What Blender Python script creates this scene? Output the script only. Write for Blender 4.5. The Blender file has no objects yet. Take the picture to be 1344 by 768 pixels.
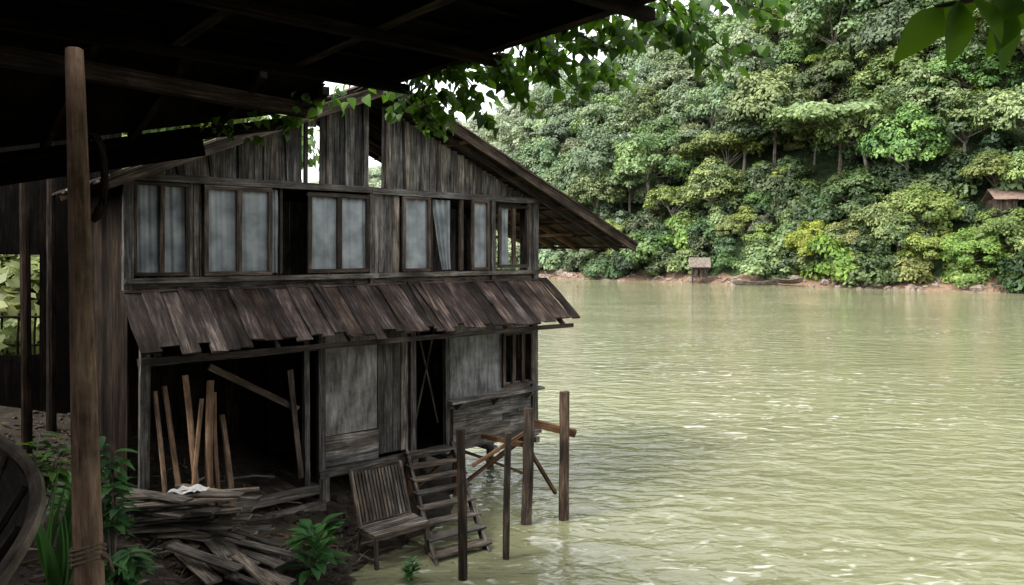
import bpy, math, random
import numpy as np
from mathutils import Vector, noise as mnoise
random.seed(7); rng=np.random.default_rng(7)
H=4.2
scene=bpy.context.scene
COL=scene.collection
# ------------------------------------------------------------------ helpers
def V(*a): return Vector(a)
D=V(0.764,0.645,0).normalized(); N=V(0.645,-0.764,0).normalized(); Z=V(0,0,1)
P0=V(-4.94,9.85,0)
def F(s,z,o=0.0):
    p=P0+D*s+N*o; return V(p.x,p.y,H+z)
def W(x,y,z): return V(x,y,H+z)
def empty(name,parent=None):
    o=bpy.data.objects.new(name,None); COL.objects.link(o)
    if parent: o.parent=parent
    return o
def U(a,b): return random.uniform(a,b)

class Batch:
    def __init__(s): s.v=[];s.f=[];s.uv=[];s.r=[]
    def section(s,rings,cap=True,closed=True,rnd=None,umul=1.0):
        r=random.random() if rnd is None else rnd
        n=len(rings[0]); base=len(s.v)
        uo=U(0,50); vo=U(0,50)
        per=[0]
        for i in range(n): per.append(per[-1]+(rings[0][(i+1)%n]-rings[0][i]).length)
        ln=[0]
        for k in range(1,len(rings)):
            c0=sum(rings[k-1],Vector())/n; c1=sum(rings[k],Vector())/n
            ln.append(ln[-1]+(c1-c0).length)
        for rg in rings: s.v.extend([tuple(p) for p in rg])
        for k in range(len(rings)-1):
            for i in range(n if closed else n-1):
                j=(i+1)%n
                s.f.append((base+k*n+i,base+k*n+j,base+(k+1)*n+j,base+(k+1)*n+i))
                s.uv.append([(uo+per[i],vo+ln[k]),(uo+per[i+1],vo+ln[k]),(uo+per[i+1],vo+ln[k+1]),(uo+per[i],vo+ln[k+1])]); s.r.append(r)
        if cap and closed:
            for k in (0,len(rings)-1):
                idx=[base+k*n+i for i in range(n)]
                if k==0: idx=idx[::-1]
                s.f.append(tuple(idx)); s.uv.append([(uo+.01*i,vo+.01*(i%2)) for i in range(n)]); s.r.append(r)
    def box(s,p0,p1,w,t,up=Z,jit=0.004,seg=2,rnd=None,taper=1.0,bow=0.0):
        p0=Vector(p0);p1=Vector(p1)
        a=(p1-p0).normalized(); side=a.cross(up)
        if side.length<1e-4: side=a.cross(V(1,0,0))
        side.normalize(); u=side.cross(a).normalized()
        rings=[]
        for k in range(seg+1):
            f=k/seg; c=p0.lerp(p1,f)+u*(bow*math.sin(math.pi*f))
            m=1+(taper-1)*f; rg=[]
            for (x,y) in ((-1,-1),(1,-1),(1,1),(-1,1)):
                rg.append(c+side*(x*w/2*m+U(-jit,jit))+u*(y*t/2*m+U(-jit,jit)*.5)+(a*U(-jit,jit)*2 if k in(0,seg) else V(0,0,0)))
            rings.append(rg)
        s.section(rings,rnd=rnd)
    def pole(s,p0,p1,r0,r1,sides=9,seg=7,bend=0.02,rnd=None,rough=.06):
        p0=Vector(p0);p1=Vector(p1); a=(p1-p0).normalized()
        side=a.cross(Z if abs(a.z)<.9 else V(1,0,0)).normalized(); u=side.cross(a)
        b1,b2=U(-bend,bend),U(-bend,bend); ph=U(0,6)
        rings=[]
        for k in range(seg+1):
            f=k/seg; c=p0.lerp(p1,f)+side*(b1*math.sin(math.pi*f)+bend*.3*math.sin(ph+7*f))+u*(b2*math.sin(math.pi*f))
            r=r0+(r1-r0)*f
            rings.append([c+(side*math.cos(2*math.pi*i/sides)+u*math.sin(2*math.pi*i/sides))*r*(1+U(-rough,rough)) for i in range(sides)])
        s.section(rings,rnd=rnd)
    def tube(s,pts,r0,r1=None,sides=6,rnd=None):
        r1=r0 if r1 is None else r1
        pts=[Vector(p) for p in pts]; rings=[]
        for k,p in enumerate(pts):
            a=(pts[min(k+1,len(pts)-1)]-pts[max(k-1,0)]).normalized()
            side=a.cross(Z if abs(a.z)<.95 else V(1,0,0)).normalized(); u=side.cross(a)
            r=r0+(r1-r0)*k/(len(pts)-1)
            rings.append([p+(side*math.cos(2*math.pi*i/sides)+u*math.sin(2*math.pi*i/sides))*r for i in range(sides)])
        s.section(rings,rnd=rnd)
    def grid(s,fn,nu,nv,su=1,sv=1,rnd=None):
        r=random.random() if rnd is None else rnd
        base=len(s.v); uo,vo=U(0,50),U(0,50)
        for j in range(nv+1):
            for i in range(nu+1): s.v.append(tuple(fn(i/nu,j/nv)))
        for j in range(nv):
            for i in range(nu):
                a=base+j*(nu+1)+i
                s.f.append((a,a+1,a+nu+2,a+nu+1))
                s.uv.append([(uo+su*x/nu,vo+sv*y/nv) for x,y in((i,j),(i+1,j),(i+1,j+1),(i,j+1))]); s.r.append(r)
    def leaf(s,p,d,up,L,Wd,droop=.25,fold=.35,heart=False,rnd=None):
        d=Vector(d).normalized(); side=d.cross(Vector(up))
        if side.length<1e-3: side=d.cross(V(1,.3,0))
        side.normalize(); u=side.cross(d)
        if heart: prof=[(0,.0),(.06,.62),(.25,1.0),(.5,.82),(.75,.42),(1,.0)]
        else: prof=[(0,.05),(.12,.45),(.28,.85),(.45,1.0),(.62,.86),(.8,.52),(.92,.22),(1,.0)]
        r=random.random() if rnd is None else rnd
        base=len(s.v)
        for (f,w) in prof:
            c=Vector(p)+d*L*f-u*(L*droop*f*f)
            ww=w*Wd/2
            s.v.append(tuple(c+side*ww+u*ww*fold)); s.v.append(tuple(c)); s.v.append(tuple(c-side*ww+u*ww*fold))
        for k in range(len(prof)-1):
            a=base+3*k
            for o in (0,1):
                s.f.append((a+o,a+o+1,a+o+4,a+o+3))
                s.uv.append([(o*.5,prof[k][0]),(o*.5+.5,prof[k][0]),(o*.5+.5,prof[k+1][0]),(o*.5,prof[k+1][0])]); s.r.append(r)
    def build(s,name,mat,parent=None,smooth=False):
        me=bpy.data.meshes.new(name); me.from_pydata(s.v,[],s.f)
        uv=me.uv_layers.new(name='UVMap')
        flat=[c for f in s.uv for p in f for c in p]; uv.data.foreach_set('uv',flat)
        at=me.attributes.new('rnd','FLOAT','FACE'); at.data.foreach_set('value',s.r)
        if smooth: me.polygons.foreach_set('use_smooth',[True]*len(me.polygons))
        me.materials.append(mat); me.update()
        o=bpy.data.objects.new(name,me); COL.objects.link(o)
        if parent: o.parent=parent
        return o

# ------------------------------------------------------------------ materials
def newmat(name):
    m=bpy.data.materials.new(name); m.use_nodes=True; nt=m.node_tree
    b=nt.nodes['Principled BSDF']; return m,nt,b
def nd(nt,t,**k):
    n=nt.nodes.new(t)
    for a,v in k.items(): setattr(n,a,v)
    return n
def ramp(nt,stops):
    r=nt.nodes.new('ShaderNodeValToRGB'); e=r.color_ramp.elements
    e[0].position=stops[0][0]; e[0].color=(*stops[0][1],1)
    e[1].position=stops[-1][0]; e[1].color=(*stops[-1][1],1)
    for p,c in stops[1:-1]:
        x=e.new(p); x.color=(*c,1)
    return r
def wood(name,dark,mid,light,gs=38,rough=.85,var=.55,bump=.5,spec=.2):
    m,nt,b=newmat(name); L=nt.links
    uv=nd(nt,'ShaderNodeUVMap',uv_map='UVMap')
    mp=nd(nt,'ShaderNodeMapping'); mp.inputs['Scale'].default_value=(gs,2.2,1); L.new(uv.outputs[0],mp.inputs[0])
    n1=nd(nt,'ShaderNodeTexNoise'); n1.inputs['Scale'].default_value=1; n1.inputs['Detail'].default_value=6; n1.inputs['Roughness'].default_value=.65; n1.inputs['Distortion'].default_value=.4
    L.new(mp.outputs[0],n1.inputs['Vector'])
    n2=nd(nt,'ShaderNodeTexNoise'); n2.inputs['Scale'].default_value=2.6; n2.inputs['Detail'].default_value=5
    mp2=nd(nt,'ShaderNodeMapping'); mp2.inputs['Scale'].default_value=(1.6,.6,1); L.new(uv.outputs[0],mp2.inputs[0]); L.new(mp2.outputs[0],n2.inputs['Vector'])
    add=nd(nt,'ShaderNodeMath',operation='MULTIPLY_ADD'); L.new(n2.outputs[0],add.inputs[0]); add.inputs[1].default_value=.55; 
    L.new(n1.outputs[0],add.inputs[2])
    sb=nd(nt,'ShaderNodeMath',operation='SUBTRACT'); L.new(add.outputs[0],sb.inputs[0]); sb.inputs[1].default_value=.27
    r=ramp(nt,[(.3,dark),(.52,mid),(.72,light)]); L.new(sb.outputs[0],r.inputs[0])
    at=nd(nt,'ShaderNodeAttribute',attribute_name='rnd')
    mr=nd(nt,'ShaderNodeMapRange'); mr.inputs['To Min'].default_value=1-var; mr.inputs['To Max'].default_value=1+var*.6; L.new(at.outputs['Fac'],mr.inputs[0])
    mul=nd(nt,'ShaderNodeVectorMath',operation='SCALE'); L.new(r.outputs[0],mul.inputs[0]); L.new(mr.outputs[0],mul.inputs['Scale'])
    fr=nd(nt,'ShaderNodeMath',operation='MULTIPLY'); fr.inputs[1].default_value=17.3; L.new(at.outputs['Fac'],fr.inputs[0])
    fc=nd(nt,'ShaderNodeMath',operation='FRACT'); L.new(fr.outputs[0],fc.inputs[0])
    wr=ramp(nt,[(0,(.95,1.0,1.05)),(1,(1.1,1.0,.89))]); L.new(fc.outputs[0],wr.inputs[0])
    wm_=nd(nt,'ShaderNodeVectorMath',operation='MULTIPLY'); L.new(mul.outputs[0],wm_.inputs[0]); L.new(wr.outputs[0],wm_.inputs[1])
    geo=nd(nt,'ShaderNodeNewGeometry'); n3=nd(nt,'ShaderNodeTexNoise'); n3.inputs['Scale'].default_value=1.7; n3.inputs['Detail'].default_value=6; n3.inputs['Roughness'].default_value=.7
    L.new(geo.outputs['Position'],n3.inputs['Vector'])
    mr3=nd(nt,'ShaderNodeMapRange'); mr3.inputs['From Min'].default_value=.36; mr3.inputs['From Max'].default_value=.6; mr3.inputs['To Min'].default_value=.42; L.new(n3.outputs[0],mr3.inputs[0])
    mul2=nd(nt,'ShaderNodeVectorMath',operation='SCALE'); L.new(wm_.outputs[0],mul2.inputs[0]); L.new(mr3.outputs[0],mul2.inputs['Scale'])
    L.new(mul2.outputs[0],b.inputs['Base Color'])
    b.inputs['Roughness'].default_value=rough; b.inputs['Specular IOR Level'].default_value=spec
    bp=nd(nt,'ShaderNodeBump'); bp.inputs['Strength'].default_value=bump; bp.inputs['Distance'].default_value=.012; L.new(n1.outputs[0],bp.inputs['Height']); L.new(bp.outputs[0],b.inputs['Normal'])
    return m
M_grey=wood('weathered_grey_wood',(.022,.019,.017),(.14,.127,.114),(.36,.34,.31),var=.62)
M_panel=wood('grey_panel_wood',(.10,.094,.087),(.25,.24,.225),(.38,.365,.345),gs=16,var=.25,bump=.3)
M_gable=wood('gable_wood',(.013,.012,.011),(.115,.105,.094),(.34,.32,.295),gs=45,var=.7)
M_brown=wood('brown_wood',(.013,.009,.007),(.058,.043,.034),(.15,.118,.095))
M_awn=wood('awning_wood',(.011,.0075,.0065),(.052,.037,.031),(.16,.125,.108),gs=26,var=.75)
M_warm=wood('warm_wood',(.05,.025,.013),(.13,.072,.038),(.24,.15,.08))
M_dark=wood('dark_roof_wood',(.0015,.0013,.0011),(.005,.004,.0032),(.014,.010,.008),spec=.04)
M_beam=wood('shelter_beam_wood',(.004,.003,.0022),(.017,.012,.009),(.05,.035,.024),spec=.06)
M_post=wood('post_wood',(.055,.034,.021),(.19,.122,.078),(.32,.22,.15),gs=24,var=.2)
M_boat=wood('boat_wood',(.010,.008,.007),(.04,.032,.026),(.10,.085,.07),gs=24,var=.3)
M_boat2=wood('gunwale_wood',(.05,.04,.032),(.15,.123,.10),(.27,.23,.195),gs=24,var=.3)
M_wet=wood('wet_post_wood',(.009,.007,.005),(.055,.039,.029),(.15,.108,.08),gs=24,var=.3)
M_plank=wood('plank_pile_wood',(.022,.018,.014),(.125,.108,.09),(.33,.30,.265),var=.65)
M_step=wood('step_wood',(.014,.011,.009),(.08,.067,.055),(.22,.198,.17),var=.5)

def leafmat(name,c1,c2,trans=.35,objrand=False,vr=(.5,1.55)):
    m,nt,b=newmat(name); L=nt.links
    at=nd(nt,'ShaderNodeAttribute',attribute_name='rnd')
    r=ramp(nt,[(0,c1),(1,c2)]); L.new(at.outputs['Fac'],r.inputs[0])
    col=r.outputs[0]
    if objrand:
        oi=nd(nt,'ShaderNodeObjectInfo')
        hs=nd(nt,'ShaderNodeHueSaturation')
        m1=nd(nt,'ShaderNodeMapRange'); m1.inputs['To Min'].default_value=.460; m1.inputs['To Max'].default_value=.528; L.new(oi.outputs['Random'],m1.inputs[0]); L.new(m1.outputs[0],hs.inputs['Hue'])
        w=nd(nt,'ShaderNodeMath',operation='MULTIPLY'); w.inputs[1].default_value=7.31; L.new(oi.outputs['Random'],w.inputs[0])
        fr=nd(nt,'ShaderNodeMath',operation='FRACT'); L.new(w.outputs[0],fr.inputs[0])
        m2=nd(nt,'ShaderNodeMapRange'); m2.inputs['To Min'].default_value=vr[0]; m2.inputs['To Max'].default_value=vr[1]; L.new(fr.outputs[0],m2.inputs[0]); L.new(m2.outputs[0],hs.inputs['Value'])
        w2=nd(nt,'ShaderNodeMath',operation='MULTIPLY'); w2.inputs[1].default_value=23.7; L.new(oi.outputs['Random'],w2.inputs[0])
        fr2=nd(nt,'ShaderNodeMath',operation='FRACT'); L.new(w2.outputs[0],fr2.inputs[0])
        m3=nd(nt,'ShaderNodeMapRange'); m3.inputs['To Min'].default_value=.7; m3.inputs['To Max'].default_value=1.1; L.new(fr2.outputs[0],m3.inputs[0]); L.new(m3.outputs[0],hs.inputs['Saturation'])
        L.new(col,hs.inputs['Color']); col=hs.outputs[0]
    L.new(col,b.inputs['Base Color']); b.inputs['Roughness'].default_value=.5; b.inputs['Specular IOR Level'].default_value=.25
    tr=nd(nt,'ShaderNodeBsdfTranslucent')
    g=nd(nt,'ShaderNodeVectorMath',operation='MULTIPLY'); L.new(col,g.inputs[0]); g.inputs[1].default_value=(1.5,1.5,.6); L.new(g.outputs[0],tr.inputs[0])
    mx=nd(nt,'ShaderNodeMixShader'); mx.inputs[0].default_value=trans
    L.new(b.outputs[0],mx.inputs[1]); L.new(tr.outputs[0],mx.inputs[2])
    L.new(mx.outputs[0],nt.nodes['Material Output'].inputs[0])
    return m
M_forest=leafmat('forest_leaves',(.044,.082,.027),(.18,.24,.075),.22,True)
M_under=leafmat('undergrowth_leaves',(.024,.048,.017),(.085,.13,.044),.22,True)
M_far_haze=leafmat('far_leaves_haze_tint',(.095,.145,.08),(.225,.285,.15),.22,True,(.65,1.35))  # distance haze put into a paler leaf colour
M_hazy=leafmat('farthest_leaves_haze_tint',(.18,.235,.17),(.31,.365,.25),.22,True,(.8,1.2))  # strongest painted haze, for the farthest trees
M_bright=leafmat('bright_leaves',(.095,.15,.028),(.26,.33,.08),.35,True,(.8,1.2))
M_vine=leafmat('vine_leaves',(.02,.055,.012),(.10,.20,.03),.5)
M_near=leafmat('near_branch_leaves',(.06,.14,.02),(.15,.29,.045),.65)
M_plant=leafmat('plant_leaves',(.025,.075,.025),(.075,.18,.05),.3)
M_bark=wood('tree_bark',(.08,.07,.06),(.18,.16,.14),(.3,.28,.25),gs=6)

def simple(name,col,rough=.8,nscale=8,var=.4,bump=.3,dist=.05):
    m,nt,b=newmat(name); L=nt.links
    geo=nd(nt,'ShaderNodeNewGeometry'); n=nd(nt,'ShaderNodeTexNoise'); n.inputs['Scale'].default_value=nscale; n.inputs['Detail'].default_value=8; n.inputs['Roughness'].default_value=.65
    L.new(geo.outputs['Position'],n.inputs['Vector'])
    r=ramp(nt,[(.3,tuple(c*(1-var) for c in col)),(.7,tuple(c*(1+var) for c in col))]); L.new(n.outputs[0],r.inputs[0]); L.new(r.outputs[0],b.inputs['Base Color'])
    b.inputs['Roughness'].default_value=rough
    b.inputs['Specular IOR Level'].default_value=.25
    bp=nd(nt,'ShaderNodeBump'); bp.inputs['Strength'].default_value=bump; bp.inputs['Distance'].default_value=dist; L.new(n.outputs[0],bp.inputs['Height']); L.new(bp.outputs[0],b.inputs['Normal'])
    return m
M_mud=simple('mud',(.026,.020,.014),.8,5,.6,.8)
M_hill=simple('hill_ground_gap_shade',(.022,.038,.013),.95,1.3,.7,1.0,dist=.6)  # ground coloured dark so the gaps between bushes look shaded
M_shore=simple('shore_soil',(.14,.09,.06),.9,1.2,.6,.8,dist=.2)
M_rock=simple('rock',(.17,.13,.105),.9,2.5,.6,.8)
M_cliff=simple('cliff_rock',(.075,.06,.045),.95,1.2,.7,1.0,dist=.4)
M_rope=simple('rope',(.12,.09,.06),.9,60,.5,.6,dist=.005)
M_litter=simple('leaf_litter',(.05,.032,.018),.9,9,.8,.1)
M_paper=simple('sheet_metal',(.35,.35,.34),.6,12,.5,.2)
M_thatch=simple('hut_thatch',(.13,.105,.085),.9,3,.5,.5)

M_cloth,nt,b=newmat('curtain_cloth'); L=nt.links
uv=nd(nt,'ShaderNodeUVMap',uv_map='UVMap'); n=nd(nt,'ShaderNodeTexNoise'); n.inputs['Scale'].default_value=3; n.inputs['Detail'].default_value=6; L.new(uv.outputs[0],n.inputs['Vector'])
r=ramp(nt,[(.3,(.09,.10,.103)),(.5,(.19,.21,.215)),(.75,(.32,.345,.35))]); L.new(n.outputs[0],r.inputs[0]); L.new(r.outputs[0],b.inputs['Base Color']); b.inputs['Roughness'].default_value=.7

# water
M_water,nt,b=newmat('river_water'); L=nt.links
geo=nd(nt,'ShaderNodeNewGeometry')
def wnoise(sc,rot,scale,det=3,dis=0.0):
    mp=nd(nt,'ShaderNodeMapping'); mp.inputs['Scale'].default_value=sc; mp.inputs['Rotation'].default_value=(0,0,math.radians(rot)); L.new(geo.outputs['Position'],mp.inputs[0])
    n=nd(nt,'ShaderNodeTexNoise'); n.inputs['Scale'].default_value=scale; n.inputs['Detail'].default_value=det; n.inputs['Distortion'].default_value=dis; L.new(mp.outputs[0],n.inputs['Vector']); return n
w1=wnoise((1,1.9,1),14,1.1,2,.5); w2=wnoise((1,1.5,1),-24,4.0,3,.6); w3=wnoise((1,3,1),5,.10,4)
ad=nd(nt,'ShaderNodeMath',operation='MULTIPLY_ADD'); L.new(w2.outputs[0],ad.inputs[0]); ad.inputs[1].default_value=.26; L.new(w1.outputs[0],ad.inputs[2])
wq=wnoise((1,1.4,1),20,.07,3); wqr=nd(nt,'ShaderNodeMapRange'); wqr.inputs['From Min'].default_value=.35; wqr.inputs['From Max'].default_value=.65; wqr.inputs['To Min'].default_value=.4; wqr.inputs['To Max'].default_value=1.0; L.new(wq.outputs[0],wqr.inputs[0])
bp=nd(nt,'ShaderNodeBump'); L.new(wqr.outputs[0],bp.inputs['Strength']); bp.inputs['Distance'].default_value=.165; L.new(ad.outputs[0],bp.inputs['Height']); L.new(bp.outputs[0],b.inputs['Normal'])
r=ramp(nt,[(.3,(.135,.138,.075)),(.7,(.18,.183,.105))]); L.new(w3.outputs[0],r.inputs[0])
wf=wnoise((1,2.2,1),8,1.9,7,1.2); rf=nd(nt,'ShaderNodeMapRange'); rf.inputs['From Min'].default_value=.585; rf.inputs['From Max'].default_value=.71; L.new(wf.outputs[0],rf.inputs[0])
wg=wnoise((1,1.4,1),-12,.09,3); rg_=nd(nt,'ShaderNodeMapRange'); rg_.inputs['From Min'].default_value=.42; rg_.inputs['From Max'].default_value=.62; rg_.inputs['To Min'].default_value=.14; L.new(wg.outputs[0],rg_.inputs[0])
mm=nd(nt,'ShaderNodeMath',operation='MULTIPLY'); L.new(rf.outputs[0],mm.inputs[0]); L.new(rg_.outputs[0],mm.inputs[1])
mx=nd(nt,'ShaderNodeMix',data_type='RGBA'); L.new(mm.outputs[0],mx.inputs[0]); L.new(r.outputs[0],mx.inputs[6]); mx.inputs[7].default_value=(.56,.56,.49,1)  # pale flecks in the base colour stand for sky glints on ripples
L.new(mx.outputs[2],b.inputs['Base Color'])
b.inputs['Roughness'].default_value=.04; b.inputs['IOR'].default_value=1.4

# ------------------------------------------------------------------ world / sun / camera
S=V(-.52,-.28,.80).normalized()
el=math.asin(S.z); az=math.atan2(S.x,S.y)
world=bpy.data.worlds.new('World'); scene.world=world; world.use_nodes=True; wt=world.node_tree
sky=wt.nodes.new('ShaderNodeTexSky'); sky.sky_type='NISHITA'; sky.sun_disc=False; sky.sun_elevation=el; sky.sun_rotation=az
sky.dust_density=4; sky.air_density=1.0
hs=wt.nodes.new('ShaderNodeHueSaturation'); hs.inputs['Saturation'].default_value=.14; hs.inputs['Value'].default_value=4.2
wt.links.new(sky.outputs[0],hs.inputs['Color']); bg=wt.nodes['Background']; wt.links.new(hs.outputs[0],bg.inputs[0]); bg.inputs[1].default_value=.15
sl=bpy.data.lights.new('sun','SUN'); sl.energy=2.6; sl.angle=math.radians(12); sl.color=(1,.95,.84)
so=bpy.data.objects.new('sun',sl); COL.objects.link(so); so.rotation_euler=(-S).to_track_quat('-Z','Y').to_euler(); so.location=(0,0,50)
cam=bpy.data.cameras.new('camera'); co=bpy.data.objects.new('camera',cam); COL.objects.link(co); scene.camera=co
co.location=(0,0,H); co.rotation_euler=(math.radians(90),0,0); cam.lens=36*1000/1344; cam.sensor_width=36; cam.shift_y=-50/1344; cam.clip_end=2000; cam.clip_start=.05
scene.view_settings.view_transform='Standard'; scene.view_settings.look='None'; scene.view_settings.exposure=0

def sm(x,a=0,b=1):
    x=max(0,min(1,(x-a)/(b-a))); return x*x*(3-2*x)
# ------------------------------------------------------------------ terrain near bank
def bank(x,y):
    xs=-2.1+1.1*sm(y,9.9,12)
    if y>16: xs-= (y-16)*.55
    d=xs-x
    zl=.28*d if d>0 else .5*d
    zl=min(zl,2.6+.2*math.sin(x*.3)); zl=max(zl,-1.5)
    zc=2.55*(1-sm(y,1.5,7.5))*(1-sm(x,4,7))-1.5*(sm(x,4,7))
    if y>7.5: zc=-1.5
    z=max(zl,zc)
    z+=.10*mnoise.noise(V(x*.9,y*.9,0))+.05*mnoise.noise(V(x*3,y*3,1))
    return z
bt=Batch()
x0,x1,y0,y1=-40,9,-12,60; nx,ny=196,288
bt.grid(lambda u,v:(x0+(x1-x0)*u,y0+(y1-y0)*v,bank(x0+(x1-x0)*u,y0+(y1-y0)*v)),nx,ny,rnd=.5)
bt.build('ground',M_mud,smooth=True)
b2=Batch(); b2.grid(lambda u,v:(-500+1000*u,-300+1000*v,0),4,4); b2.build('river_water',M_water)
b2=Batch(); b2.grid(lambda u,v:(-600+1200*u,-350+1100*v,-1.6),2,2); b2.build('riverbed',M_mud)

# ------------------------------------------------------------------ hill
Lp=V(6.5,135,0); AL=V(.675,-.738,0).normalized(); IN=V(.738,.675,0).normalized()
RA=[(-320,8),(-250,10),(-168,18),(-110,29),(-76,38),(-30,48),(0,54),(60,78),(120,96),(200,100)]
def Rz(a):
    for (a0,r0),(a1,r1) in zip(RA,RA[1:]):
        if a<=a1: 
            return r0+(r1-r0)*max(0,(a-a0)/(a1-a0))
    return RA[-1][1]
def shore(a): return 2.2*mnoise.noise(V(a*.045,3,0))+1.2*mnoise.noise(V(a*.2,8,0))+.5*mnoise.noise(V(a*.6,8,0))
def hillz(a,d):
    e=d-shore(a)
    if e<0: return max(-1.6,e*.5)
    z=min(e*.45,.9+.35*mnoise.noise(V(a*.4,d*.4,3)))
    z+=Rz(a)*math.sin(math.pi/2*min(1,max(0,e-2.5)/92))
    k=sm(e,4,25)
    z+=k*(6*mnoise.noise(V(a*.022,d*.02,5))+4.5*mnoise.noise(V(a*.055,d*.04,9)))
    return z
def hp(a,d,dz=0):
    p=Lp+AL*a+IN*d; return V(p.x,p.y,hillz(a,d)+dz)
hb=Batch(); hb.grid(lambda u,v:hp(-320+520*u,-8+140*v*v**.3),520,100,rnd=.5)
ho=hb.build('hillside',M_hill,smooth=True)
ho.data.materials.append(M_shore)
for p in ho.data.polygons:
    if p.center.z<1.5: p.material_index=1

# ------------------------------------------------------------------ trees
def mesh_arrays(name,quads_v,rndq,extra,mats):
    n=len(quads_v)
    verts=quads_v.reshape(-1,3).tolist()
    faces=[(4*i,4*i+1,4*i+2,4*i+3) for i in range(n)]
    base=len(verts); verts+= [tuple(v) for v in extra.v]; faces+=[tuple(i+base for i in f) for f in extra.f]
    me=bpy.data.meshes.new(name); me.from_pydata(verts,[],faces)
    uv=me.uv_layers.new(name='UVMap'); flat=[0.0]*(n*8)+[c for f in extra.uv for p in f for c in p]; uv.data.foreach_set('uv',flat)
    at=me.attributes.new('rnd','FLOAT','FACE'); at.data.foreach_set('value',list(rndq)+extra.r)
    for m in mats: me.materials.append(m)
    me.polygons.foreach_set('material_index',[0]*n+[1]*len(extra.f)); me.update()
    return me
def lobe_leaves(c,r,n,size,flat=.8,cc=None):
    dirs=rng.normal(size=(n,3)); dirs/=np.linalg.norm(dirs,axis=1)[:,None]
    dirs[:,2]=np.where(dirs[:,2]<-.35,-dirs[:,2],dirs[:,2])
    rad=r*(.62+.44*rng.random(n)**.7)
    rad*=1+.18*np.sin(dirs[:,0]*7+c[0]*3)*np.cos(dirs[:,1]*6+c[1]*2)
    pos=np.array(c)+dirs*rad[:,None]*np.array([1,1,flat])
    cd=pos-np.array(cc if cc is not None else c); cd/=np.linalg.norm(cd,axis=1)[:,None]+1e-6
    nr=dirs*.9+cd*.55+rng.normal(size=(n,3))*.36+np.array([0,0,.3]); nr/=np.linalg.norm(nr,axis=1)[:,None]
    t=np.cross(nr,rng.normal(size=(n,3))); t/=np.linalg.norm(t,axis=1)[:,None]; bb=np.cross(nr,t)
    s=size*(.5+.9*rng.random(n))[:,None]
    q=np.stack([pos+t*s,pos+bb*s*.55,pos-t*s*.9,pos-bb*s*.55],axis=1)
    return q
def make_tree(name,R,ht,flat,nl,lr,leaves,size,mat,trunk=True,umbrella=False,seed=0,lr_rng=(.5,1.3)):
    random.seed(seed)
    ex=Batch(); Q=[];Rn=[]
    cz=ht-R*flat
    lob=[]
    for i in range(nl):
        ph=U(0,6.283); ct=U(-.3,1) if not umbrella else U(.55,1)
        st=math.sqrt(max(0,1-ct*ct)); rr=U(.78,1.0) if random.random()<.85 else U(.3,.7)
        if umbrella: rr=U(.2,1)**.6; st=1; ct=.9-.75*rr*rr
        asym=1+.16*math.sin(ph*2+seed)+.10*math.sin(ph*3+seed*2)
        c=(R*st*rr*math.cos(ph)*asym,R*st*rr*math.sin(ph)*asym,cz+R*flat*ct*rr*(1+.15*math.sin(ph*2+seed*3))+(U(-.35,.35)))
        r=lr*U(*lr_rng)
        lob.append((c,r))
        base=U(.0,.8)
        q=lobe_leaves(c,r,int(leaves*r*r/lr/lr),size,.6 if umbrella else .78,(0,0,cz-R*flat*.3)); Q.append(q)
        Rn.append(np.clip(base+rng.normal(size=len(q))*.16,0,1))
    if trunk:
        th=max(.5,cz-R*flat*.2)
        top=V(U(-.5,.5),U(-.5,.5),th)
        ex.tube([V(0,0,-1.5),V(U(-.2,.2),U(-.2,.2),th*.4),top],.028*ht*.9,.016*ht,7)
        for c,r in random.sample(lob,min(9,len(lob))):
            c=Vector(c); m=top.lerp(c,.5)+V(0,0,-.3)
            ex.tube([top-V(0,0,U(0,th*.3)),m,c],.012*ht,.004*ht,5)
    return mesh_arrays(name,np.concatenate(Q),np.concatenate(Rn),ex,[mat,M_bark])
forest=empty('hillside_forest')
T=[]
for i in range(8):
    random.seed(100+i)
    T.append(make_tree('broadleaf_%d'%i,U(4.0,5.3),U(8.5,12),U(.7,.95),int(U(54,72)),1.3,135,.24,M_forest,seed=i+1,lr_rng=(.5,1.25)))
UM=[make_tree('umbrella_%d'%i,6.0,9.5,.55,90,1.35,140,.24,M_forest if i else M_bright,umbrella=True,seed=20+i) for i in range(2)]
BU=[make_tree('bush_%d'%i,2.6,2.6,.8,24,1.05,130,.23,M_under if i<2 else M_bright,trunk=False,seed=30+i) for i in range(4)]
TB=[make_tree('bright_tree_%d'%i,4.2,7.5,.85,60,1.05,180,.19,M_bright,seed=40+i) for i in range(2)]
random.seed(11)
cnt=0
def inst(me,p,s,parent=forest,name='tree',sz=None,lvl=0):
    global cnt
    o=bpy.data.objects.new(name,me); COL.objects.link(o); o.location=p
    o.rotation_euler=(U(-.08,.08),U(-.08,.08),U(0,6.28)); zz=s*U(.85,1.25) if sz is None else sz
    o.scale=(s*U(.9,1.1),s*U(.9,1.1),zz); o.parent=parent; cnt+=1
    if lvl:
        o.material_slots[0].link='OBJECT'; o.material_slots[0].material=(M_far_haze,M_hazy)[lvl-1]
    return o
def visible(p):
    if p.y<20: return False
    u=p.x/p.y
    return -.30<u<.77
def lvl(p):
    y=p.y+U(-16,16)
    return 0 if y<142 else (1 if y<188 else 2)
def cliff(a,d): return 34.5<a<38.5 and d<12
d=5.5
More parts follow.
